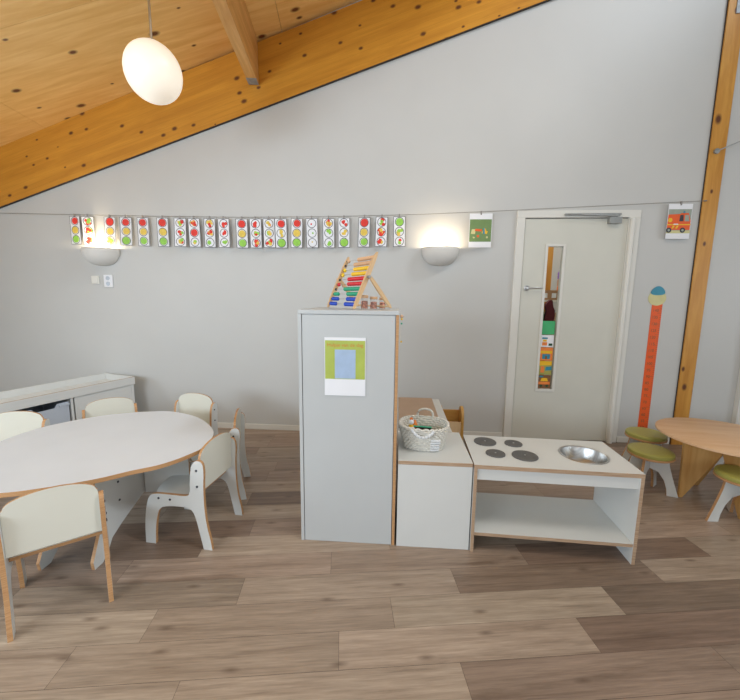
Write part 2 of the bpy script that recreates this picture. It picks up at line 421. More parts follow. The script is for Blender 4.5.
# purlin running from the beam towards the room
pb = Vector((-1.338, WY-.03, 0))
pdir = Vector((.147, -1, 0)).normalized(); pside = us  # section leans with the roof
PM = Matrix((ud, vd, Vector((0, 0, 1)))).transposed().to_4x4()
PM.translation = Vector((-1.3375, WY-.040, 3.284))
b = B(); b.box((-.045, -4.5, 0), (.045, 0, .37)); o = b.build('roof_purlin', 'purlin', bevel=.002); o.matrix_world = PM
tag(o, 'thick pine roof purlin with metal plated end meeting the sloping beam', 'beam')
b = B(); b.box((-.045, -.10, -.004), (.045, -.002, -.0002)); b.build('metal_plate', 'galv', o)

# post on the back wall with dark edge strips
t = thing('timber_post', 'tall narrow orange timber post standing against the back wall right of the door', 'post', (2.738, WY, 0))
b = B(); b.box((-.064, -.02, 0), (.064, -.001, 4.33)); b.build('timber', 'post', t)
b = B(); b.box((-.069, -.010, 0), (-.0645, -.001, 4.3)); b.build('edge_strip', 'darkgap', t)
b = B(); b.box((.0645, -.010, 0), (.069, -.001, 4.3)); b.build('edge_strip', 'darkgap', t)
b = B(); b.box((-.005, -.026, 3.72), (.064, -.0205, 3.95)); b.lathe([(.006, 0), (.006, .003)], mx=Matrix.Translation((.03, -.026, 3.76)) @ Matrix.Rotation(pi/2, 4, 'X'), n=12, mi=1)
b.build('metal_plate', ['galv', 'wire'], t)
t = thing('tension_cable', 'thin steel cable rising rightwards from an eyelet on the timber post', 'cable', (2.722, WY-.031, 2.655))
b = B(); b.lathe([(.004, -.01), (.022, -.008), (.022, .008), (.004, .01)], mx=Matrix.Rotation(pi/2, 4, 'X'), n=16); b.build('eyelet', 'grey_metal', t)
b = B(); b.tube([(0, -.012, 0), (.19, -.06, .078), (2.3, -.6, .95)], .005, 8); b.build('cable', 'grey_metal', t)

# skirting boards
def skirt(name, x0, x1):
    b = B(); b.box((x0, WY-.014, 0), (x1, WY-.001, .055)); struct(b.build(name, 'trim', bevel=.002))
skirt('baseboard_back', XL+.01, 1.08); skirt('baseboard_back.001', 2.175, 2.66); skirt('baseboard_back.002', 2.815, 3.18)

# white frame at the right edge of the wall
b = B(); b.box((3.20, WY-.05, 0), (3.30, WY-.001, 2.3)); b.box((3.30, WY-.05, 2.2), (4.3, WY-.001, 2.3)); b.box((4.2, WY-.05, 0), (4.3, WY-.001, 2.2)); b.box((3.30, WY-.03, 0), (4.2, WY-.001, 2.2))
struct(b.build('door_2', 'trim', bevel=.002))

# ------------------------------------------------------------------ door
t = bpy.data.objects.new('door_1', None); C.objects.link(t); t.location = (0, WY, 0); struct(t)
b = B()
b.box((1.085, -.022, 0), (DX0, .10, DZ)); b.box((DX1+.0005, -.022, 0), (2.165, .10, DZ-.0002)); b.box((1.085, -.022, DZ), (2.165, .10, 2.176))
b.build('door_frame', 'trim', t, bevel=.003)
# rounded gasket tube down the hinge side
b = B(); b.tube([(2.092, -.034, 0.0), (2.092, -.034, 2.10)], .022, 14); b.build('finger_guard', 'trim', t, smooth=True)
GX0, GX1, GZ0, GZ1 = 1.385, 1.520, .512, 1.858
b = B(); lx0, lx1, lz0, lz1 = DX0+.006, DX1-.001, .008, DZ-.006
def leafbox(x0, x1, z0, z1): b.box((x0, -.006, z0), (x1, .034, z1))
leafbox(lx0, GX0, lz0, lz1); leafbox(GX1, lx1, lz0, lz1); leafbox(GX0, GX1, lz0, GZ0); leafbox(GX0, GX1, GZ1, lz1)
b.build('door_leaf', 'doorpaint', t)
b = B(); b.box((DX0+.0005, .002, 0), (DX0+.0055, .03, DZ-.006)); b.box((DX0+.0005, .002, DZ-.0055), (DX1-.0005, .03, DZ-.0005)); b.build('door_gap', 'darkgap', t)
b = B(); fw = .024
for a_ in (((GX0-fw, -.016, GZ0-fw), (GX0, -.006, GZ1+fw)), ((GX1, -.016, GZ0-fw), (GX1+fw, -.006, GZ1+fw)), ((GX0, -.016, GZ0-fw), (GX1, -.006, GZ0)), ((GX0, -.016, GZ1), (GX1, -.006, GZ1+fw))): b.box(*a_)
wf = b.build('window_frame', 'trim', t, bevel=.003)
b = B(); b.box((GX0, .010, GZ0), (GX1, .014, GZ1)); b.build('window_pane', 'glass', t)
# lever handle
b = B(); b.lathe([(.026, 0), (.026, .008), (.012, .010), (.011, .04)], mx=Matrix.Translation((1.215, -.006, 1.478)) @ Matrix.Rotation(pi/2, 4, 'X'), n=20)
b.tube([(1.215, -.048, 1.478), (1.25, -.05, 1.478), (1.335, -.05, 1.480), (1.345, -.044, 1.480)], .0085, 10)
b.build('door_handle', 'steel', t, smooth=True)
# closer: slide rail on the frame, body on the leaf
b = B(); b.box((1.50, -.045, 2.127), (1.985, -.0225, 2.146)); b.tube([(1.53, -.05, 2.136), (1.95, -.055, 2.118)], .007, 8)
b.box((1.885, -.055, 2.055), (1.990, -.0065, 2.112)); b.build('door_closer', 'grey_metal', t, bevel=.003)

# little scuffs are on the leaf; printed cards stuck behind the lower glass
def card_fn(x0, z0, y): return lambda u, v_, w_: Vector((x0+u, y-w_, z0+v_))
def window_card(x0, z0, z1, x1, bg, label, art):
    b = B(); b.box((x0, WY+.0045, z0), (x1, WY+.0055, z1), 0)
    fn = card_fn(x0, z0, WY+.0045); W_, H_ = x1-x0, z1-z0
    mats = [bg, 'toyyellow', 'teal', 'hotorange', 'darkgreen', 'paper', 'grass', 'brown_print']
    for kind, pts, mi in art:
        if kind == 'p': b.flat([(u*W_, v_*H_) for u, v_ in pts], fn, mi, .0004+.0002*mi)
        else: b.disc((pts[0]*W_, pts[1]*H_), pts[2]*H_, fn, mi, 18, h=.0004+.0002*mi)
    o = b.build('picture_card', mats); tag(o, label, 'card', 'cards stuck to the door window'); return o
x0c, x1c = 1.387, 1.508
window_card(x0c, 1.043, 1.172, x1c, 'grass', 'plain bright green card, topmost of the cards in the door window', [])
window_card(x0c, .923, 1.038, x1c, 'paper', 'white snow scene card directly under the plain green card in the door window', [('p', [(.12, .12), (.5, .12), (.5, .40), (.12, .40)], 3), ('p', [(.16, .44), (.46, .44), (.46, .62), (.16, .62)], 1), ('p', [(.1, .66), (.52, .66), (.52, .80), (.1, .80)], 2), ('p', [(.62, .1), (.9, .1), (.9, .3), (.62, .3)], 4)])
window_card(x0c, .790, .918, x1c, 'hotorange', 'pink and orange picture card, third down in the door window', [('p', [(.05, .55), (.95, .55), (.95, .75), (.05, .75)], 1), ('p', [(.2, .12), (.8, .12), (.8, .5), (.2, .5)], 2), ('p', [(.42, .12), (.58, .12), (.58, .36), (.42, .36)], 7)])
window_card(x0c, .652, .785, x1c, 'olive', 'olive green field picture card, second from the bottom in the door window', [('p', [(.50, .30), (1, .34), (1, .62), (.55, .58)], 2), ('p', [(0, .66), (1, .72), (1, 1), (0, 1)], 1), ('p', [(.15, .15), (.42, .15), (.42, .62), (.15, .62)], 3)])
window_card(x0c, .516, .647, x1c, 'brown_print', 'dark brown autumn picture card, lowest in the door window', [('p', [(.05, .30), (.95, .30), (.95, .50), (.05, .50)], 3), ('p', [(.2, .54), (.8, .54), (.7, .78), (.3, .78)], 1), ('d', (.27, .2, .1), 4), ('d', (.73, .2, .1), 4), ('p', [(.1, .84), (.4, .84), (.4, .95), (.1, .95)], 2)])

# ------------------------------------------------------------------ closet behind the door glass
b = B()
b.box((.7, WY+1.5, 0), (2.7, WY+1.6, 2.6)); b.box((.6, WY+.12, 0), (.7, WY+1.6, 2.6)); b.box((2.7, WY+.12, 0), (2.8, WY+1.6, 2.6)); b.box((.6, WY+.12, 2.6), (2.8, WY+1.6, 2.7)); b.box((.6, WY+.12, -.12), (2.8, WY+1.6, -.003))
struct(b.build('wall_closet', 'wall'))
pl = bpy.data.lights.new('closet_fill_light', 'AREA'); pl.size = .6; pl.energy = 14; pl.color = (1, .95, .88)  # unseen area light added to brighten the space behind the glass
plo = bpy.data.objects.new('closet_fill_light', pl); C.objects.link(plo); plo.location = (1.6, WY+.75, 2.55)
b = B(); b.box((1.63, WY+.75, 0), (1.735, WY+.87, 2.599)); tag(b.build('wooden_post', 'post'), 'orange timber post seen through the door window', 'post')
b = B(); b.box((1.50, WY+.40, 1.35), (2.15, WY+.70, 1.37)); b.box((1.50, WY+.40, .94), (2.15, WY+.70, .96)); b.box((2.15, WY+.40, 0), (2.17, WY+.70, 1.9)); b.box((1.48, WY+.40, 0), (1.50, WY+.70, 1.37))
tag(b.build('storage_shelf', 'trim'), 'white storage shelf visible behind the door glass', 'shelf')
t = thing('cardboard_box', 'brown cardboard box with white labels on the shelf behind the door glass', 'box', (1.63, WY+.52, 1.3705))
b = B(); b.box((-.115, -.08, 0), (.06, .08, .10)); b.build('box_body', 'cardboard', t, bevel=.002)
b = B(); b.box((-.09, -.083, .02), (-.045, -.0805, .07)); b.build('paper_label', 'paper', t)
b = B(); b.box((.0, -.083, .02), (.045, -.0805, .07)); b.build('paper_label', 'paper', t)
zz = 1.3705
for nm, mt, lb in (('stacking_cup', 'bgrn', 'green cup, lowest of the colourful cup tower behind the door glass'), ('stacking_cup', 'hotorange', 'orange cup above the green one in the cup tower behind the door glass'), ('stacking_cup', 'pinkish', 'peach coloured cup in the tower behind the door glass'), ('stacking_cup', 'purple', 'purple cup on top of the cup tower behind the door glass')):
    b = B(); b.lathe([(.048, 0), (.048, .055), (.042, .072), (.040, .073)], (1.738, WY+.47, zz), 20); tag(b.build(nm, mt, smooth=True), lb, 'cup', 'cup tower behind the door'); zz += .0735
t = thing('plush_toy', 'peach coloured plush toy with round ears low behind the door glass', 'toy', (1.665, WY+.48, .9605))
b = B(); b.ball((0, 0, .075), .075, sc_=(1, .8, 1)); b.ball((0, 0, .2), .085, sc_=(1, .8, .9)); b.build('body', 'pinkish', t, smooth=True)
b = B(); b.ball((-.06, 0, .265), .028, sc_=(1, .5, 1)); b.build('ear', 'pinkish', t, smooth=True)
b = B(); b.ball((.06, 0, .265), .028, sc_=(1, .5, 1)); b.build('ear', 'pinkish', t, smooth=True)
b = B(); b.ball((-.03, -.072, .21), .008); b.ball((.03, -.072, .21), .008); b.ball((0, -.075, .185), .01); b.build('face', 'ink', t, smooth=True)
t = thing('hanging_coat', 'dark maroon coat hanging under the shelf behind the door glass', 'coat', (1.585, WY+.33, 1.04))
b = B(); b.prism(chaikin([(-.05, 0), (.05, 0), (.04, .27), (.01, .33), (-.02, .33), (-.045, .26)]), lambda u, v_, w_: Vector((u+.01*sin(v_*40), w_, v_)), 0, .04); b.build('cloth', 'maroon', t)
b = B(); b.prism(chaikin([(-.10, 0), (-.06, 0), (-.055, .22), (-.085, .26)]), lambda u, v_, w_: Vector((u, w_, v_)), .0, .03); b.build('scarf', 'darkgreen', t)

# ------------------------------------------------------------------ wall lights
def sconce(x, z, wd, label):
    t = thing('wall_light', label, 'lamp', (x, WY, z), 0, 'bowl wall lights')
    b = B(); R_ = wd/2; n = 24; rows = []
    for k in range(11):                   # quarter-ellipsoid bowl open at the top
        ph = (pi/2)*k/10; zz = -.165*sin(ph); rr_ = R_*cos(ph)**.75 if k < 10 else .006
        rows.append([b.bm.verts.new((rr_*cos(pi+pi*i/n), .17/R_*rr_*sin(pi+pi*i/n)-.001, zz)) for i in range(n+1)])
    for k in range(10):
        for i in range(n): b.face([rows[k][i], rows[k][i+1], rows[k+1][i+1], rows[k+1][i]])
    o = b.build('lamp_shade', 'ceramic', t, smooth=True)
    md = o.modifiers.new('thick', 'SOLIDIFY'); md.thickness = .007; md.offset = -1
    b = B(); b.lathe([(.015, -.05), (.03, -.03), (.03, 0), (.014, .02)], (0, -.07, -.045), 14); b.build('bulb', lampglow, t, smooth=True)
    d = bpy.data.lights.new('sconce_glow', 'POINT'); d.energy = 5.0; d.color = (1.0, .80, .55); d.shadow_soft_size = .035
    lo = bpy.data.objects.new('sconce_glow', d); C.objects.link(lo); lo.location = (x, WY-.075, z-.005)
sconce(-2.962, 1.828, .375, 'left bowl shaped white wall light glowing upwards under the traffic light cards')
sconce(.398, 1.842, .350, 'right bowl shaped white wall light glowing upwards between card row and motorbike picture')

# switch and socket
t = thing('light_switch', 'small square white light switch under the left wall light', 'switch', (-3.065, WY, 1.523))
b = B(); b.box((-.040, -.012, -.040), (.040, -.001, .040)); b.build('cover_plate', 'plastic', t, bevel=.003)
b = B(); b.box((-.028, -.018, -.028), (.028, -.0125, .028)); b.build('rocker', 'plastic', t, bevel=.002)
t = thing('double_socket', 'upright white double socket beside the light switch', 'socket', (-2.925, WY, 1.513))
b = B(); b.box((-.046, -.014, -.062), (.046, -.001, .062)); b.build('cover_plate', 'paper', t, bevel=.004)
for s_ in (-1, 1):
    b = B(); b.lathe([(.021, 0), (.021, .003), (.018, .003), (.018, .001)], mx=Matrix.Translation((0, -.014, s_*.027)) @ Matrix.Rotation(pi/2, 4, 'X'), n=20); b.build('socket_face', 'bin', t)

# ------------------------------------------------------------------ string and cards
sp = [(-4.59, 2.195), (-4.027, 2.182), (-3.381, 2.167), (-2.4, 2.145), (-1.53, 2.131), (-.649, 2.134), (.201, 2.150), (.932, 2.178), (2.326, 2.238), (2.705, 2.254)]
SY = WY-.030
sp = [(x*.9917, CAM_H+(z-CAM_H)*.9917) for x, z in sp]
def string_z(x):
    for (a, za), (c, zc) in zip(sp, sp[1:]):
        if a <= x <= c: return za+(zc-za)*(x-a)/(c-a)
b = B(); b.tube([(x, SY if x < 2.5 else WY-.032, z) for x, z in sp], .0022, 6); b.lathe([(.012, 0), (.012, .008)], (sp[-1][0], WY-.032, sp[-1][1]-.004), 12)
tag(b.build('hanging_wire', 'wire'), 'thin wire strung across the back wall holding the pictures', 'wire')

cards = [(-3.293, -3.155), (-3.15, -3.031), (-2.918, -2.793), (-2.745, -2.633), (-2.579, -2.447), (-2.377, -2.246), (-2.192, -2.072), (-2.058, -1.929), (-1.899, -1.767), (-1.761, -1.628), (-1.585, -1.443), (-1.436, -1.318), (-1.303, -1.186), (-1.186, -1.072), (-1.029, -0.906), (-0.891, -0.761), (-0.723, -0.604), (-0.574, -0.456), (-0.382, -0.254), (-0.215, -0.093), (-0.055, 0.074)]
# per circle: letters r/y/g whole colour, or mixed scraps
pat = ['r y g', 'gr rgr rgr', 'r y gy', 'r y g', 'r y g', 'r y g', 'ygr grw ryg', 'ry r gyw', 'yr ry gw', 'rw rw gw', 'r y g', 'rw ygr ryr', 'ryw gwy gyr', 'r yw g', 'r y g', 'ww wg wy', 'yr gw gw', 'rw yw g', 'r y g', 'rwg ryr ywr', 'g gy rgw']
desc = {'r': 'red', 'y': 'yellow', 'g': 'green', 'w': 'bare'}
ordn = ['leftmost', 'second from the left', 'third from the left', 'fourth from the left', 'fifth from the left', 'sixth from the left', 'seventh from the left', 'eighth from the left', 'ninth from the left', 'tenth from the left', 'middle one', 'tenth from the right', 'ninth from the right', 'eighth from the right', 'seventh from the right', 'sixth from the right', 'fifth from the right', 'fourth from the right', 'third from the right', 'second from the right', 'rightmost']
cards = [(a_*.9917, c_*.9917) for a_, c_ in cards]
cr = random.Random(3)
for i, ((x0, x1), pt) in enumerate(zip(cards, pat)):
    xc = (x0+x1)/2; zs = string_z(xc); ht = .272; wd = .112
    tone = {'r y g': 'card with plain red, yellow, green circles'}.get(pt, 'card with torn scraps in its circles' if 'w' not in pt else 'card with sparsely filled circles')
    yaw = cr.uniform(-.12, .12) if x1-x0 > .12 else cr.uniform(.1, .25)
    t = thing('traffic_light_card', '%s, %s on the wire' % (tone, ordn[i]), 'card', (xc, SY-.004, zs), yaw, 'traffic light cards on the wire')
    til = cr.uniform(-.03, .03)
    if i == 20: til = -.02
    t.rotation_euler.y = til
    curl = cr.uniform(-.012, .012)
    def fn(u, v_, w_, curl=curl): return Vector((u, -w_-.004+curl*(v_/ht)**2*1.2-abs(curl)*.0, v_-.016))
    # sheet, gently curled towards the bottom
    b = B(); n = 8
    for side in (0, .0008):
        pass
    rows = [[b.bm.verts.new(fn(u, -ht*k/n, 0)) for u in (-wd/2, wd/2)] for k in range(n+1)]
    rows2 = [[b.bm.verts.new(fn(u, -ht*k/n, -.0008)) for u in (-wd/2, wd/2)] for k in range(n+1)]
    for k in range(n):
        b.face([rows[k][0], rows[k][1], rows[k+1][1], rows[k+1][0]]); b.face([rows2[k][0], rows2[k+1][0], rows2[k+1][1], rows2[k][1]])
        for s_ in (0, 1): b.face([rows[k][s_], rows2[k][s_], rows2[k+1][s_], rows[k+1][s_]])
    b.face([rows[0][0], rows[0][1], rows2[0][1], rows2[0][0]]); b.face([rows[n][0], rows[n][1], rows2[n][1], rows2[n][0]])
    # black border print
    e = .004; h = .0006
    def strip(u0, u1, v0, v1):
        for k in range(6):
            a_, c_ = v0+(v1-v0)*k/6, v0+(v1-v0)*(k+1)/6
            b.face([b.bm.verts.new(fn(u0, a_, h)), b.bm.verts.new(fn(u1, a_, h)), b.bm.verts.new(fn(u1, c_, h)), b.bm.verts.new(fn(u0, c_, h))], 1)
    strip(-wd/2, -wd/2+e, 0, -ht); strip(wd/2-e, wd/2, 0, -ht); strip(-wd/2, wd/2, 0, -e); strip(-wd/2, wd/2, -ht+e, -ht)
    if i == 4:   # one corner of this sheet is rounded off by wear
        pass
    cols = {'r': 2, 'y': 3, 'g': 4}
    for c_, pc in enumerate(pt.split()):
        cz = -.047-.0885*c_; Rr = .038
        b.disc((0, cz), Rr+.0035, fn, 1, 22, r0=Rr-.0015, h=.0012)
        if len(pc) == 1: 
            b.disc((cr.uniform(-.003, .003), cz+cr.uniform(-.003, .003)), Rr*cr.uniform(.84, .97), fn, cols[pc], 16, h=.0009)
        else:
            n_ = 9 if 'w' not in pc else 4
            if pc.count('w') == 2 or pc in ('ww', 'wg', 'wy', 'w'): n_ = 1
            letters = [c for c in pc if c != 'w'] or ['r']
            for q in range(n_):
                L_ = letters[q % len(letters)]; a_ = cr.uniform(0, 6.28); rd = cr.uniform(.1, .62)*Rr if n_ > 1 else .2*Rr
                cx_, cy_ = rd*cos(a_), cz+rd*sin(a_); s_ = cr.uniform(.36, .55)*Rr if n_ > 1 else .25*Rr
                pts = [(cx_+s_*cr.uniform(.7, 1.2)*cos(a_+k*1.257), cy_+s_*cr.uniform(.7, 1.2)*sin(a_+k*1.257)) for k in range(5)]
                b.flat(pts, fn, cols[L_], .0008+.0001*q)
    b.build('paper_sheet', ['paper', 'ink', 'red', 'yellow', 'green'], t, recalc=False)
    b = B(); b.box((-.006, -.008, -.022), (.006, .004, .006)); b.build('clip', 'clip', t)

def wire_picture(xc, w_, h_, label, art, bg, frac=(.16, .83), tilt=0):
    zs = string_z(xc)
    t = thing('picture_sheet', label, 'picture', (xc, SY-.004, zs), 0, None); t.rotation_euler.y = tilt
    b = B(); b.box((-w_/2, -.0055, -h_-.018), (w_/2, -.0045, -.018), 0)
    fn = lambda u, v_, k_: Vector((u-w_/2, -.0055-k_, v_-h_-.018))
    mats = ['paper', bg, 'orange', 'toyyellow', 'teal', 'ink', 'olive_print', 'cream_print', 'red']
    z0, z1 = h_*(1-frac[1]), h_*(1-frac[0])
    b.flat([(.004, z0), (w_-.004, z0), (w_-.004, z1), (.004, z1)], fn, 1, .0004)
    Wp, Hp = w_, z1-z0
    for q, (kind, pts, mi) in enumerate(art):
        hh = .0006+.00012*q
        if kind == 'p': b.flat([(u*Wp, z0+v_*Hp) for u, v_ in pts], fn, mi, hh)
        elif kind == 'r': b.disc((pts[0]*Wp, z0+pts[1]*Hp), pts[2]*Hp, fn, mi, 20, r0=pts[3]*Hp, h=hh)
        else: b.disc((pts[0]*Wp, z0+pts[1]*Hp), pts[2]*Hp, fn, mi, 20, h=hh)
    b.build('paper_sheet', mats, t, recalc=False)
    b = B(); b.box((-.006, -.009, -.030), (.006, .004, .004)); b.build('clip', 'clip', t)
# motorbike picture (rider left out) and fire engine picture (driver left out)
wire_picture(.756, .205, .302, 'white sheet with a green motorbike picture clipped left of the door', [
    ('r', (.22, .2, .15, .10), 6), ('r', (.80, .2, .15, .10), 6), ('d', (.22, .2, .05), 7), ('d', (.80, .2, .05), 7),
    ('p', [(.2, .22), (.5, .16), (.78, .24), (.74, .44), (.45, .36), (.25, .42)], 6), ('p', [(.08, .36), (.26, .34), (.3, .56), (.12, .56)], 7),
    ('p', [(.34, .3), (.46, .3), (.44, .2), (.36, .2)], 2), ('p', [(.55, .38), (.78, .34), (.84, .5), (.66, .62)], 3), ('p', [(.60, .36), (.70, .34), (.68, .62), (.62, .60)], 4), ('p', [(.25, .48), (.55, .46), (.56, .56), (.27, .58)], 2), ('p', [(.76, .48), (.88, .46), (.72, .74), (.70, .72)], 6)], 'olive_print', (.17, .83))
wire_picture(2.480, .200, .298, 'white sheet with a red fire engine picture clipped beside the timber post', [
    ('p', [(0, .0), (1, 0), (1, .12), (0, .12)], 7), ('p', [(.01, .14), (.98, .14), (.98, .52), (.86, .84), (.56, .84), (.5, .80), (.02, .78)], 2),
    ('p', [(.72, .5), (.93, .5), (.87, .76), (.72, .76)], 1), ('p', [(.50, .5), (.68, .5), (.66, .76), (.52, .76)], 5),
    ('p', [(0, .34), (1, .34), (1, .38), (0, .38)], 3), ('d', (.12, .55, .09), 3), ('p', [(.2, .2), (.28, .2), (.34, .32), (.26, .32)], 3), ('p', [(.36, .2), (.44, .2), (.50, .32), (.42, .32)], 3),
    ('d', (.10, .13, .11), 5), ('d', (.68, .13, .11), 5), ('d', (.10, .13, .05), 1), ('d', (.68, .13, .05), 1), ('p', [(.62, .84), (.72, .84), (.70, .92), (.64, .92)], 4), ('p', [(.26, .36), (.48, .36), (.46, .40), (.28, .40)], 0)], 'grey_print', (.15, .84), tilt=.0)

# ------------------------------------------------------------------ growth ruler sticker
t = thing('growth_ruler', 'bright orange height ruler stuck on the wall between door and timber post', 'ruler', (2.405, WY, 0))
b = B(); b.box((-.046, -.003, .06), (.046, -.001, 1.345)); b.build('measuring_strip', 'orange', t)
b = B()
for k in range(1, 64):
    z = .06+k*.02; L = .034 if k % 5 == 0 else .014
    b.box((.045-L, -.0036, z-.0012), (.045, -.0031, z+.0012))
b.build('tick_marks', 'brown_print', t)
for k in range(20):
    text_mesh('number', str(45+5*k), .036, 'brown_print', t, (-.008, -.0036, .085+k*.0625), (pi/2, 0, 0))
b = B(); b.lathe([(.079, 0), (.079, .004)], mx=Matrix.Translation((-.008, -.001, 1.397)) @ Matrix.Rotation(pi/2, 4, 'X') @ Matrix.Diagonal((1, .86, 1, 1)), n=32)
b.build('round_top', 'cream_print', t)
b = B(); b.prism(chaikin([(-.076, 1.425), (.060, 1.425), (.048, 1.48), (-.006, 1.515), (-.060, 1.48)]), lambda u, v_, w_: Vector((u, -.001-w_, v_)), 0, .006)
b.build('blue_cap', 'teal', t)

# ------------------------------------------------------------------ pendant lamp
t = thing('pendant_lamp', 'opal white globe pendant lamp hanging from the wooden ceiling', 'lamp', (-1.525, 2.4, 2.735))
b = B(); b.ball((0, 0, 0), .162, sc_=(1, 1, 1.04), n=24); b.build('globe', 'opal', t, smooth=True)
cz = ceil_z(-1.525, 2.4)-2.735
b = B(); b.tube([(0, 0, .155), (0, 0, cz+.004)], .0075, 10); b.build('rod', 'steel', t, smooth=True)
b = B(); b.lathe([(.03, .160), (.028, .180), (.012, .190)], n=20); b.build('fitting', 'steel', t, smooth=True)
b = B(); b.lathe([(.02, cz-.05), (.045, cz-.03), (.045, cz-.0)], n=20); b.build('ceiling_rose', 'steel', t, smooth=True)

# ------------------------------------------------------------------ tall white cupboard
CF = 1.910
t = thing('tall_cupboard', 'tall white cupboard with plywood edges carrying the abacus', 'cupboard', (-.253, CF, 0))
Wc, Dc, Hc = .262, .46, 1.311
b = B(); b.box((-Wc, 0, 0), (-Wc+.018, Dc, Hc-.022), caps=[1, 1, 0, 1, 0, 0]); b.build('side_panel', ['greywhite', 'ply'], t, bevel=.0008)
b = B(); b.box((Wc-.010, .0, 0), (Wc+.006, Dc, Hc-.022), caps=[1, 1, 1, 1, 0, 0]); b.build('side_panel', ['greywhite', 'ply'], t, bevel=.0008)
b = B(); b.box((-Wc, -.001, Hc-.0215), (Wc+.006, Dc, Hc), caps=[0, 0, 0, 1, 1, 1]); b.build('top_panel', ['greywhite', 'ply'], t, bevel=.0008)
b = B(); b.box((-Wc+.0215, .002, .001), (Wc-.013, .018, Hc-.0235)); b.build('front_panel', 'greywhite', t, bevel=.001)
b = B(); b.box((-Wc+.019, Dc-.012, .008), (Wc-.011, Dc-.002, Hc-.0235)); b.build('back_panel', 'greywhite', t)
b = B(); b.box((-Wc+.0185, .009, .005), (-Wc+.021, .012, Hc-.0225)); b.build('gap_strip', 'wire', t)

# helper-of-the-day poster
t = thing('poster', 'white sheet with a lime green print stuck on the tall cupboard', 'poster', (-.265, CF-.0005, 1.013))
b = B(); b.box((-.109, -.0012, -.156), (.109, 0, .156)); b.build('paper_sheet', 'paper', t)
b = B(); b.box((-.106, -.0018, -.066), (.106, -.0013, .140)); b.build('green_print', 'lime', t)
b = B(); b.box((-.054, -.0023, -.063), (.056, -.0019, .092)); b.build('blue_print', 'sky_print', t)
text_mesh('lettering', 'Hulpje van de dag', .0265, 'txt', t, (0, -.0022, .108), (pi/2, 0, 0))

# bead cord on the side of the cupboard
t = thing('bead_cord', 'thin cord with small coloured beads hanging on the side of the tall cupboard', 'beads', (.022, CF+.02, 1.29))
b = B(); b.tube([(-.006, 0, .012), (.006, -.004, 0), (.004, 0, -.06), (.001, 0, -.16)], .0015, 6); b.build('cord', 'rope', t)
for nm, mt, z, r in (('bead', 'pinkish', -.008, .009), ('bead', 'byel', -.022, .006), ('bead', 'bgrn', -.045, .005), ('bead', 'byel', -.14, .005)):
    b = B(); b.ball((.006, 0, z), r, n=8); b.build(nm, mt, t, smooth=True)

# ------------------------------------------------------------------ abacus
Pr = Vector((-.227, 1.975, Hc+.005)); Pl = Vector((-.417, 2.245, Hc+.005))
AX = (Pl-Pr).normalized(); LN = Vector((-AX.y, AX.x, 0)) * -1.0    # lean direction
if LN.x < 0: LN = -LN
t = thing('abacus', 'wooden folding abacus with ten rows of coloured beads on the tall cupboard', 'abacus', ((Pr+Pl)/2))
o0 = (Pr+Pl)/2
lean_top = LN*.142+Vector((0, 0, .305))
def bar(a, c, wx, wy):
    d = (c-a); L = d.length; z = d.normalized(); x = AX; y = z.cross(x).normalized()
    mx = Matrix((x, y, z)).transposed().to_4x4(); mx.translation = a
    return mx, L, wx, wy
def put_bar(name, a, c, wx=.009, wy=.011):
    mx, L, wx, wy = bar(a, c, wx, wy)
    b = B(); b.prism(chaikin([(-wy, 0), (wy, 0), (wy, L), (-wy, L)], 2), lambda u, v_, w_: Vector((w_, u, v_)), -wx, wx); o = b.build(name, 'beech', t); o.matrix_parent_inverse = Matrix(); o.matrix_local = Matrix.Translation(-o0) @ mx; return o
hz = Vector((0, 0, .012))
put_bar('side_bar', Pr+hz*0, Pr+lean_top); put_bar('side_bar', Pl+hz*0, Pl+lean_top)
mid = lean_top*.56
legv = LN*.225
put_bar('leg', Pr-AX*.019+mid*1.04, Pr-AX*.019+legv+Vector((0, 0, .004)), .008, .010); put_bar('leg', Pl+AX*.019+mid*1.04, Pl+AX*.019+legv+Vector((0, 0, .004)), .008, .010)
bb = B(); bb.tube([Pr-AX*.02+legv*.96+hz-o0, Pl+AX*.02+legv*.96+hz-o0], .005, 8); bb.build('cross_rod', 'beech', t)
bb = B(); bb.tube([Pr-AX*.03+mid-o0, Pr-AX*.0+mid-o0], .008, 10); bb.build('pivot', 'grey_metal', t)
bb = B(); bb.tube([Pl+AX*.03+mid-o0, Pl+AX*.0+mid-o0], .008, 10); bb.build('pivot', 'beech', t)
colr = ['bblu', 'bblu', 'bgrn', 'bgrn', 'bred', 'bred', 'byel', 'byel', 'bnat', 'bnat']
left_ct = [4, 4, 3, 0, 1, 0, 1, 1, 0, 1]
Lw = (Pl-Pr).length
bead_src = {}
for k in range(10):
    base = Pr+lean_top*(.075+.093*k)
    bb = B(); bb.tube([base-o0, base+AX*Lw-o0], .0013, 6)
    wr = bb.build('wire', 'steel', t)
    bb = B(); bb.tube([base+AX*(Lw-.0115)-o0, base+AX*(Lw-.0092)-o0], .0075, 10); bb.build('cap', 'ink', t)
    nl = left_ct[k]; pitch_ = .0205; usable = Lw-.02
    for q in range(10):
        s_ = .016+q*pitch_ if q < 10-nl else usable-(9-q)*pitch_-.006
        p = base+AX*s_-o0
        if colr[k] not in bead_src:
            bb = B(); mx = Matrix((LN, Vector((0, 0, 1)), AX)).transposed().to_4x4()
            bb.lathe([(.003, -.0094), (.0080, -.0070), (.0118, 0), (.0080, .0070), (.003, .0094)], mx=mx, n=12)
            o = bb.build('bead', colr[k], t, smooth=True); bead_src[colr[k]] = o
        else:
            o = bead_src[colr[k]].copy(); C.objects.link(o); o.parent = t
        o.location = p

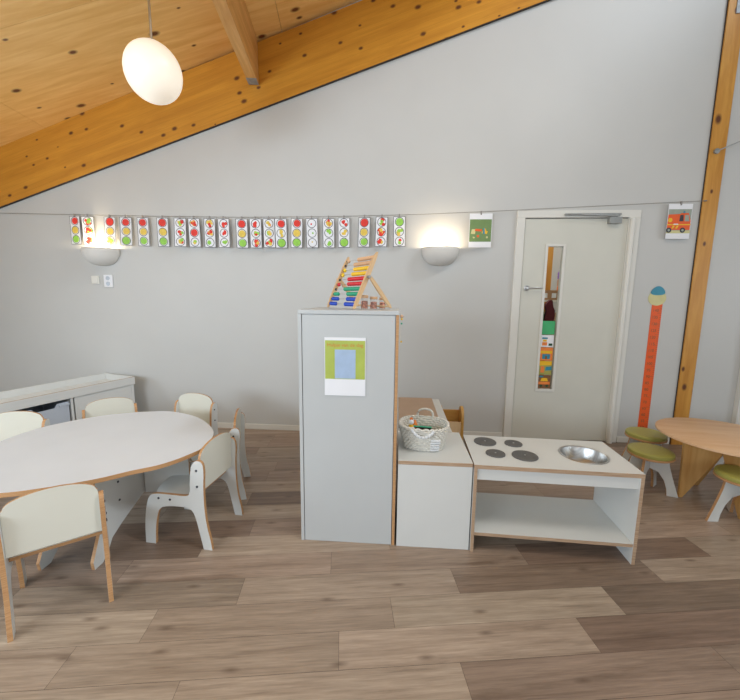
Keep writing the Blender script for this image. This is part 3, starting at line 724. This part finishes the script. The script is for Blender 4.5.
# jars behind the abacus
def jar(x, y, rad, h, label, fill):
    t = thing('spice_jar', label, 'jar', (x, y, Hc+.0005), 0, None)
    b = B(); b.lathe([(rad*.95, 0), (rad, .004), (rad, h*.74), (rad*.86, h*.78)], n=20); b.build('jar_body', 'jarglass', t, smooth=True)
    b = B(); b.lathe([(rad*.85, .004), (rad*.86, h*.55), (rad*.5, h*.60)], n=14); b.build('contents', fill, t, smooth=True)
    b = B(); b.lathe([(rad*1.02, h*.785), (rad*1.05, h*.80), (rad*1.05, h*.97), (rad*.98, h)], n=20); b.build('lid', 'bnat', t, smooth=True)
M['redmix'] = slight('red_beads', (.62, .20, .12), .5, .9, 90)
jar(-.181, 2.10, .0205, .079, 'glass jar with wooden lid and red contents nearest the abacus wires', 'redmix')
jar(-.130, 2.11, .0205, .071, 'middle glass jar with wooden lid under the abacus leg', 'redmix')
jar(-.083, 2.20, .0190, .066, 'small glass jar with reddish contents behind the abacus leg at the cupboard edge', 'redmix')

# ------------------------------------------------------------------ low cabinets right of the cupboard
t = thing('low_cabinet', 'low white cabinet with plywood edges holding the rope basket', 'cabinet', (.0, CF-.005, 0))
b = B(); b.box((.0265, 0, .484), (.426, .462, .505), caps=[0, 0, 1, 1, 1, 1]); b.build('top_panel', ['white', 'plypale'], t, bevel=.0008)
b = B(); b.box((.0265, .001, .0), (.4245, .018, .4835)); b.build('front_panel', 'white', t, bevel=.0008)
b = B(); b.box((.408, .0185, .0), (.4245, .46, .4835), caps=[1, 1, 1, 1, 0, 0]); b.build('side_panel', ['white', 'plypale'], t, bevel=.0008)
b = B(); b.box((.0265, .02, .0), (.040, .45, .4835)); b.build('side_panel', 'white', t)
t = thing('storage_chest', 'low white chest with a tan board on top behind the basket cabinet', 'chest', (.0, 2.385, 0))
b = B(); b.box((.030, 0, 0), (.385, .80, .500), caps=[0, 0, 1, 1, 0, 0]); b.build('chest_body', ['white', 'plypale'], t, bevel=.001)
b = B(); b.box((.032, .03, .5005), (.325, .80, .508)); b.build('tan_board', 'brownboard', t, bevel=.001)

# wooden crib-like box behind
t = thing('wooden_box', 'small orange wooden box with a rounded end board behind the white chest', 'box', (.405, 3.05, 0))
b = B(); arc = [(-.0, 0), (.0, .35)]+[(.075-.075*cos(a), .375+.085*sin(a)) for a in [pi*k/12 for k in range(13)]]+[(.15, 0)]
b.prism(arc, lambda u, v_, w_: Vector((w_, u, v_)), .160, .182); b.build('end_board', 'pine', t, bevel=.002)
b = B(); b.prism(arc, lambda u, v_, w_: Vector((w_, u, v_)), -.015, .003); b.build('end_board', 'pine', t, bevel=.002)
b = B(); b.box((.0035, .125, .1), (.1595, .14, .41)); b.build('back_board', 'pine', t)
b = B(); b.box((.0035, .005, .1), (.1595, .018, .34)); b.build('front_board', 'beech', t)
b = B(); b.box((.0035, .0185, .1), (.1595, .1245, .115)); b.build('bottom_board', 'pine', t)

# ------------------------------------------------------------------ play kitchen
t = thing('play_kitchen', 'low open white play kitchen with four hob plates and a round sink', 'play kitchen', (.430, 1.893, 0), radians(-2.2))
KW, KD, KH = .847, .435, .505
b = B()
# top with a round hole for the sink
scx, scy, sr = .640, .214, .118
n = 40; circ = [(scx+sr*cos(2*pi*i/n), scy+sr*sin(2*pi*i/n)) for i in range(n)]
def topface(z, flip):
    cv = [b.bm.verts.new((x, y, z)) for x, y in circ]
    sq = []
    for i in range(n):
        a = 2*pi*i/n; dx, dy = cos(a), sin(a)
        ts = []
        if dx > 1e-9: ts.append((KW-scx)/dx)
        if dx < -1e-9: ts.append(-scx/dx)
        if dy > 1e-9: ts.append((KD-scy)/dy)
        if dy < -1e-9: ts.append(-scy/dy)
        tt = min(ts); sq.append((scx+dx*tt, scy+dy*tt))
    return cv, sq
for z in (KH, KH-.022):
    cv, sq = topface(z, 0)
    sv = [b.bm.verts.new((x, y, z)) for x, y in sq]
    corners = {(KW, KD): None, (0, KD): None, (0, 0): None, (KW, 0): None}
    for i in range(n):
        j = (i+1) % n; p, q = sq[i], sq[j]; ex = None
        for c_ in corners:
            on_p = abs(p[0]-c_[0]) < 1e-6 or abs(p[1]-c_[1]) < 1e-6; on_q = abs(q[0]-c_[0]) < 1e-6 or abs(q[1]-c_[1]) < 1e-6
            if on_p and on_q and not (abs(p[0]-q[0]) < 1e-6 or abs(p[1]-q[1]) < 1e-6) and min(abs(c_[0]-p[0])+abs(c_[1]-p[1]), 9) < .6: ex = c_ if ex is None or (abs(c_[0]-p[0])+abs(c_[1]-p[1])) < (abs(ex[0]-p[0])+abs(ex[1]-p[1])) else ex
        vs = [cv[i], sv[i]]+([b.bm.verts.new((*ex, z))] if ex else [])+[sv[j], cv[j]]
        b.face(vs, 0)
for (p, q) in (((0, 0), (KW, 0)), ((KW, 0), (KW, KD)), ((KW, KD), (0, KD)), ((0, KD), (0, 0))):
    b.face([b.bm.verts.new((*p, KH-.022)), b.bm.verts.new((*q, KH-.022)), b.bm.verts.new((*q, KH)), b.bm.verts.new((*p, KH))], 1)
b.build('worktop', ['white', 'plypale'], t)
b = B(); b.box((0, 0, 0), (.018, KD, KH-.0225), caps=[1, 1, 1, 1, 0, 0]); b.build('side_panel', ['white', 'plypale'], t, bevel=.0008)
b = B(); b.box((KW-.018, 0, 0), (KW, KD, KH-.0225), caps=[1, 1, 1, 1, 0, 0]); b.build('side_panel', ['white', 'plypale'], t, bevel=.0008)
b = B(); b.box((.0185, .012, KH-.088), (KW-.0185, .027, KH-.0225)); b.build('front_rail', 'white', t, bevel=.001)
b = B(); b.box((.0185, KD-.04, KH-.088), (KW-.0185, KD-.025, KH-.0225)); b.build('back_rail', 'white', t, bevel=.001)
b = B(); b.box((.0185, .002, .098), (KW-.0185, KD-.002, .116), caps=[0, 0, 1, 1, 0, 0]); b.build('shelf', ['white', 'plypale'], t)
b = B(); prof = [(sr*.12, KH-.083), (sr*.6, KH-.080), (sr*.85, KH-.062), (sr*.95, KH-.02), (sr*.985, KH+.0005), (sr*1.06, KH+.004), (sr*1.10, KH+.0008)]
b.lathe(prof, (scx, scy, 0), 40); b.bm.faces.ensure_lookup_table()
o = b.build('sink_bowl', 'steel', t, smooth=True)
bmx = bmesh.new(); bmx.from_mesh(o.data)
big = [f for f in bmx.faces if len(f.verts) == 40 and f.calc_center_median().z > KH]
bmesh.ops.delete(bmx, geom=big, context='FACES_ONLY'); bmx.to_mesh(o.data); bmx.free()
for nm, bx, by, r in (('hob_plate', .117, .328, .066), ('hob_plate', .283, .320, .052), ('hob_plate', .142, .156, .054), ('hob_plate', .300, .146, .070)):
    b = B(); b.lathe([(r, KH+.0003), (r, KH+.005), (r*.97, KH+.007)], (bx, by, 0), 32); b.lathe([(.005, KH+.007), (.005, KH+.0085), (.004, KH+.009)], (bx, by, 0), 12, mi=1); b.build(nm, ['burner', 'steel'], t, smooth=True)

# ------------------------------------------------------------------ rope basket
BX, BY = .176, 2.125
t = thing('rope_basket', 'woven pale cotton rope basket with two handles on the low cabinet', 'basket', (BX, BY, .5055), radians(-8))
def bask(th, z):
    f = z/.125; a = .108+.030*f; c_ = .082+.038*f
    return a*math.copysign(abs(cos(th))**.78, cos(th)), c_*math.copysign(abs(sin(th))**.78, sin(th))
b = B(); rows = 11
for k in range(rows):
    z = .007+k*.0122; pts = []
    N = 112
    for i in range(N):
        th = 2*pi*i/N; x, y = bask(th, z); off = .0035*sin(28*th+pi*k)
        l = math.hypot(x, y); pts.append((x*(1+off/l), y*(1+off/l), z+(.002*sin(14*th) if k == rows-1 else 0)))
    b.tube(pts, .0072, 7, closed=True)
b.build('woven_wall', 'rope', t, smooth=True)
b = B(); b.lathe([(.01, .002), (1.0, .002), (1.0, .008), (.01, .008)], n=40, sx=.104, sy=.080); b.build('base', 'rope', t, smooth=True)
b = B(); pts = []
for i in range(160):
    th = 2*pi*i/160; x, y = bask(th, .138); pts.append((x*(1+.03*cos(32*th)), y*(1+.03*cos(32*th)), .137+.005*abs(sin(16*th))))
b.tube(pts, .006, 7, closed=True); b.build('rim_braid', 'rope', t, smooth=True)
b = B(); pts = []
for i in range(13):
    a = pi*i/12; pts.append((.048*cos(a)*1.0-.0, .120, .130+.060*sin(a)**.45))
b.tube(pts, .0065, 8); b.build('handle', 'rope', t, smooth=True)
b = B(); pts = []
for i in range(25):
    a = i/24; pts.append((-.056+.120*a, -.132-.006*sin(pi*a)-.004*sin(a*50), .142-.040*sin(pi*a)**.7+.003*cos(a*60)))
b.tube(pts, .008, 8); b.build('handle', 'rope_white', t, smooth=True)
b = B()
for k in range(5):
    pts = []
    for i in range(9):
        th = -pi/2+.05+.055*i+.1; x, y = bask(th, .01+k*.0145); pts.append((x*1.06+.018, y*1.06-.001+.0015*sin(i*3+k*3), .014+k*.0155))
    b.tube(pts, .0062, 6)
b.build('white_rope_patch', 'rope_white', t, smooth=True)
# toys in the basket
t = thing('toy_figure', 'small orange and white toy figure standing in the rope basket', 'toy', (BX-.075, BY-.01, .5145))
b = B(); b.lathe([(.019, 0), (.022, .03), (.020, .10), (.010, .122), (.009, .128)], n=18); b.build('body', 'toyyellow', t, smooth=True)
b = B(); b.ball((0, 0, .138), .0160, n=10); b.build('head', 'paper', t, smooth=True)
b = B(); b.ball((0, .0, .156), .010, sc_=(1, .5, 1.0), n=8); b.build('comb', 'hotorange', t, smooth=True)
b = B(); b.lathe([(.0215, .085), (.0205, .100), (.0145, .112)], n=18); b.build('scarf', 'paper', t, smooth=True)
t = thing('toy_figure', 'orange capped toy figure tucked behind the white headed one in the basket', 'toy', (BX-.052, BY+.02, .5145))
b = B(); b.lathe([(.014, 0), (.018, .03), (.016, .115), (.006, .140)], n=16); b.build('body', 'hotorange', t, smooth=True)
t = thing('picture_book', 'dark small book with a green edge lying inside the rope basket', 'book', (BX-.005, BY+.035, .590), radians(-6))
mxb = Matrix.Rotation(radians(50), 4, 'X')
b = B(); b.box((-.055, -.004, -.025), (.055, .004, .055), mx=mxb); b.build('cover', 'bgrn', t)
b = B(); b.box((-.050, -.0055, -.023), (.050, -.0042, .050), mx=mxb); b.build('picture', 'ink', t)
b = B(); b.ball((BX+.012, BY-.008, .592), .028, sc_=(1, .8, .7), n=10); tag(b.build('toy_fruit', 'olive', smooth=True), 'rounded green and yellow toy lying before the book in the basket', 'toy')

# ------------------------------------------------------------------ nursery chairs
prof = [(0, 0), (.006, .06), (.022, .14), (.030, .24), (.030, .36), (.022, .46), (.030, .508), (.066, .512), (.088, .475), (.096, .40), (.100, .318), (.118, .303), (.20, .303), (.285, .303), (.318, .285), (.338, .21), (.350, .10), (.352, 0), (.298, 0), (.293, .09), (.280, .17), (.262, .222), (.215, .236), (.135, .240), (.092, .228), (.074, .17), (.060, .09), (.044, 0)]
prof_s = chaikin([((s-.176)*1.15, z) for s, z in prof], 2, hard=(0, 17, 18, 27))
def make_chair(label):
    t = thing('nursery_chair', label, 'chair', group='small white nursery chairs around the oval table')
    for s_ in (-1, 1):
        y0, y1 = (.157, .175) if s_ > 0 else (-.175, -.157)
        b = B(); b.prism(prof_s, lambda u, v_, w_: Vector((u, w_, v_)), y0, y1, 0, 1)
        sf = b.build('side_frame', ['white', 'ply'], t, bevel=.0006)
        for (bx, bz) in ((.060, .455), (.060, .365), (.205, .275), (.265, .277)):
            bb = B(); bb.lathe([(.0065, .0), (.0065, .0025), (.003, .0035)], mx=Matrix.Translation(((bx-.176)*1.15, s_*.175, bz)) @ Matrix.Rotation(-s_*pi/2, 4, 'X'), n=12); bb.build('bolt', 'ink', sf)
    # backrest: arched board between the frames
    hw = .1565; arc_ = [(-hw, .325), (hw, .325), (hw, .50)]
    arc_ += [(hw-.002, .525)]+[(hw*.96*cos(a), .528+.052*sin(a)) for a in [pi*k/14 for k in range(15)]]+[(-hw+.002, .525), (-hw, .50)]
    b = B(); b.prism(arc_, lambda u, v_, w_: Vector((-.176*1.15+.060-.03*(v_-.325)+w_, u, v_)), 0, .014, 0, 1); b.build('backrest', ['cream', 'ply'], t, bevel=.0006)
    seat = [(-.105, -hw), (.130, -hw)]+[(.130+.045*sin(pi*k/12), -hw+2*hw*k/12) for k in range(1, 12)]+[(.130, hw), (-.105, hw)]
    b = B(); b.prism(seat, lambda u, v_, w_: Vector((u, v_, w_)), .285, .3005, 0, 1); b.build('seat', ['white', 'ply'], t, bevel=.0006)
    return t
CH = make_chair('cream nursery chair seen from its side at the right end of the oval table')
CH.location = (-1.162, 1.972, 0); CH.rotation_euler.z = radians(175)
G_ = 'small white nursery chairs around the oval table'
dup(CH, (-1.518, 1.455, 0), radians(131), 'cream nursery chair nearest the camera, seen from behind at the front of the oval table')
dup(CH, (-1.240, 2.405, 0), radians(197), 'nursery chair seen edge-on, standing behind the side-on chair right of the oval table')
dup(CH, (-1.66, 2.72, 0), radians(262), 'nursery chair at the far right of the oval table, its back against the grey wall')
dup(CH, (-2.125, 2.54, 0), radians(-50), 'nursery chair behind the oval table, before the end of the shelf unit')
dup(CH, (-2.54, 2.135, 0), radians(-70), 'nursery chair cut off by the left edge, in front of the shelf unit bin')

# ------------------------------------------------------------------ oval table
TZ = .520
top = [(-2.30, 1.915), (-2.275, 2.155), (-2.135, 2.363), (-1.995, 2.468), (-1.812, 2.535), (-1.66, 2.553), (-1.446, 2.475), (-1.27, 2.336), (-1.135, 2.162), (-1.084, 1.96), (-1.122, 1.82), (-1.19, 1.711), (-1.291, 1.63), (-1.386, 1.545), (-1.52, 1.462), (-1.70, 1.385), (-1.92, 1.37), (-2.11, 1.47), (-2.24, 1.66)]
tc = (-1.69, 1.96)
t = thing('oval_table', 'large low oval nursery table with pale top and plywood edge', 'table', (tc[0], tc[1], 0))
b = B(); b.prism(catmull([(x-tc[0], y-tc[1]) for x, y in top], 8), lambda u, v_, w_: Vector((u, v_, w_)), TZ-.022, TZ, 0, 1); b.build('tabletop', ['tabletop', 'ply'], t)
def table_panel(p, q, prof2, bolts=()):
    p, q = Vector(p), Vector(q); d = (q-p).normalized(); nn = Vector((-d.y, d.x))
    fn = lambda u, v_, w_: Vector((p.x+d.x*u+nn.x*w_-tc[0], p.y+d.y*u+nn.y*w_-tc[1], v_))
    b = B(); b.prism(prof2, fn, -.009, .009, 0, 1); o = b.build('leg_panel', ['white', 'ply'], t, bevel=.0006)
    for (u, v_) in bolts:
        bb = B(); c_ = fn(u, v_, 0); mx = Matrix.Translation(c_) @ Matrix.Rotation(math.atan2(d.y, d.x), 4, 'Z') @ Matrix.Rotation(pi/2, 4, 'X')
        bb.lathe([(.006, -.0125), (.006, .0125)], mx=mx, n=12); bb.build('bolt', 'ink', o)
TT = TZ-.0225
half_ = [(.0, 0), (.055, 0), (.10, .045), (.13, .09), (.20, .125), (.30, .165), (.395, .20)]
legp = [(-.005, .04)]+half_+[(.83-u, v_) for u, v_ in half_[::-1]]+[(.835, .04), (.78, .16), (.78, TT), (.05, TT), (.05, .16)]
table_panel((-1.500, 1.590), (-1.512, 2.42), legp, ((.20, .37), (.20, .265)))
table_panel((-1.765, 1.565), (-1.777, 2.395), legp)
bar_ = [(.0, .20), (.235, .20), (.235, TT), (0, TT)]
table_panel((-1.500, 1.995), (-1.20, 2.045), [(.012, .20), (.27, .20), (.27, TT), (.012, TT)])
table_panel((-1.7605, 1.990), (-1.515, 1.990), [(.0, .20), (.235, .20), (.235, TT), (0, TT)])
table_panel((-1.785, 1.985), (-2.1, 1.93), [(.0, .20), (.27, .20), (.27, TT), (.0, TT)])

# ------------------------------------------------------------------ low white shelf unit at the left
A0 = Vector((-2.937, 2.473)); A1 = Vector((-2.618, 3.475))      # front edge
dd = (A1-A0).normalized(); nn = Vector((-dd.y, dd.x)); ext = A0-dd*.62
t = thing('shelf_unit', 'long low white shelf unit with a rimmed top along the left side', 'shelf', (ext.x, ext.y, 0), math.atan2(dd.y, dd.x))
UL = (A1-ext).length; UD, UH = .44, .560
# local: x along, y = away from the room (left)
b = B(); b.box((0, 0, UH-.075), (UL, .016, UH), caps=[0, 2, 0, 0, 0, 0]); b.build('front_rim', ['white', 'ply', 'plypale'], t, bevel=.001)
b = B(); b.box((0, UD-.016, UH-.075), (UL, UD, UH)); b.build('back_rim', 'white', t, bevel=.001)
b = B(); b.box((UL-.016, .0165, UH-.075), (UL, UD-.0165, UH)); b.build('end_rim', 'white', t, bevel=.001)
b = B(); b.box((0, .0165, UH-.075), (UL-.0165, UD-.0165, UH-.060)); b.build('top_board', 'white', t)
b = B(); b.box((UL-.035, .012, 0), (UL-.008, UD-.01, UH-.0755)); b.build('end_panel', 'white', t, bevel=.001)
b = B(); b.box((0, UD-.03, 0), (UL-.036, UD-.015, UH-.0755)); b.build('back_panel', 'white', t)
b = B(); b.box((UL-.55, .012, .02), (UL-.036, .028, UH-.0755)); b.build('front_panel', 'white', t, bevel=.001)
for x in (UL-.58, UL-.98):
    b = B(); b.box((x, .012, 0), (x+.018, UD-.031, UH-.0755)); b.build('divider', 'white', t)
b = B(); b.box((.0, .03, .0), (UL-.6, UD-.032, .02)); b.build('bottom_board', 'white', t)
un = t
# grey bins in the openings
def bin_(x, label):
    mx = Matrix.Translation((ext.x, ext.y, 0)) @ Matrix.Rotation(math.atan2(dd.y, dd.x), 4, 'Z')
    p = mx @ Vector((x, .02, .0215))
    t = thing('storage_bin', label, 'bin', p, math.atan2(dd.y, dd.x), 'grey bins in the shelf unit')
    b = B(); h = .435; wn = .345
    b.prism([(.0, 0), (wn, 0), (wn+.006, h), (.265, h), (.245, h-.032), (.105, h-.032), (.085, h), (-.006, h)], lambda u, v_, w_: Vector((u, w_, v_)), 0, .008)
    b.box((0, .008, 0), (.006, .36, h-.002)); b.box((wn-.006, .008, 0), (wn, .36, h-.002)); b.box((0, .354, 0), (wn, .36, h-.002)); b.box((0, .008, 0), (wn, .36, .006))
    b.build('bin_body', 'bin', t)
    b = B(); b.box((-.008, -.008, h-.03), (.075, -.0005, h-.012)); b.build('rim', 'bin', t)
    b = B(); b.box((.275, -.008, h-.03), (wn+.008, -.0005, h-.012)); b.build('rim', 'bin', t)
bin_(UL-.58-.3635, 'grey plastic storage bin in the shelf unit opening nearest the wall')
bin_(UL-.98-.3635, 'grey plastic storage bin in the shelf unit beside the left edge')

# ------------------------------------------------------------------ birch round table with stools
t = thing('round_table', 'low round birch play table beside the timber post', 'table', (2.255, 2.575, 0), radians(-8))
RT = .475
b = B(); b.lathe([(.378, RT-.020), (.385, RT-.016), (.385, RT-.004), (.378, RT)], n=64); b.build('tabletop', 'birch', t, smooth=True)
def vpan(rot, name='leg_panel'):
    for s_ in (1, -1):
        b = B(); fn = lambda u, v_, w_: Vector((s_*u*cos(rot)-w_*sin(rot), s_*u*sin(rot)+w_*cos(rot), v_))
        b.prism([(.235, 0), (.215, 0), (.015, .33), (.015, RT-.0205), (.245, RT-.0205)], fn, -.011, .011); b.build(name, 'birchleg', t, bevel=.001)
vpan(0); vpan(pi/2)
b = B(); b.box((-.27, -.035, RT-.034), (-.246, .035, RT-.0206)); b.build('corner_block', 'birchleg', t)

def make_stool(label):
    t = thing('stool', label, 'stool', group='olive topped stools around the birch table')
    R_ = .138; H_ = .325
    b = B(); b.lathe([(R_, H_-.045), (R_+.002, H_-.043), (R_+.002, H_-.033), (R_, H_-.031)], n=48); b.build('seat_board', 'ply', t, smooth=True)
    b = B(); b.lathe([(R_-.002, H_-.0305), (R_+.001, H_-.022), (R_-.001, H_-.008), (R_-.010, H_-.001), (R_-.03, H_), (.01, H_+.001)], n=48); b.build('cushion', 'olive', t, smooth=True)
    z1 = H_-.0455
    for k, (r1, zlo, zhi) in enumerate(((0, .0, 0), (pi/2, 0, 0))):
        pts = [(-.188, 0), (-.120, 0), (-.114, .05), (-.094, .11), (-.058, .165), (0, .188), (.058, .165), (.094, .11), (.114, .05), (.120, 0), (.188, 0), (.164, .07), (.138, .15), (.118, .22), (.108, z1), (-.108, z1), (-.118, .22), (-.138, .15), (-.164, .07)]
        if k == 0:
            b = B(); b.prism(pts, lambda u, v_, w_: Vector((u, w_, v_)), -.0085, .0085, 0, 1); b.build('leg_panel', ['white', 'ply'], t, bevel=.0006)
        else:      # the crossing panel is built as two halves slotted against the first
            for s_ in (1, -1):
                half = [(p[0], p[1]) for p in [(.120, 0), (.188, 0), (.164, .07), (.138, .15), (.118, .22), (.108, z1), (.016, z1), (.016, .186), (.058, .165), (.094, .11), (.114, .05)]]
                b = B(); b.prism(half, lambda u, v_, w_: Vector((s_*u*.5-w_*.866, s_*u*.866+w_*.5, v_)), -.0085, .0085, 0, 1); b.build('leg_panel', ['white', 'ply'], t, bevel=.0006)
    return t
ST = make_stool('olive topped stool between the play kitchen sink and the birch table leg')
ST.location = (1.837, 2.658, 0); ST.rotation_euler.z = radians(-20)
dup(ST, (2.03, 3.015, 0), radians(-10), 'olive topped stool under the orange height ruler')
dup(ST, (2.172, 2.322, 0), radians(2), 'olive topped stool nearest the camera, cut off by the right edge')
dup(ST, (2.86, 3.13, 0), radians(0), 'stool mostly hidden beyond the birch table, below its far edge')
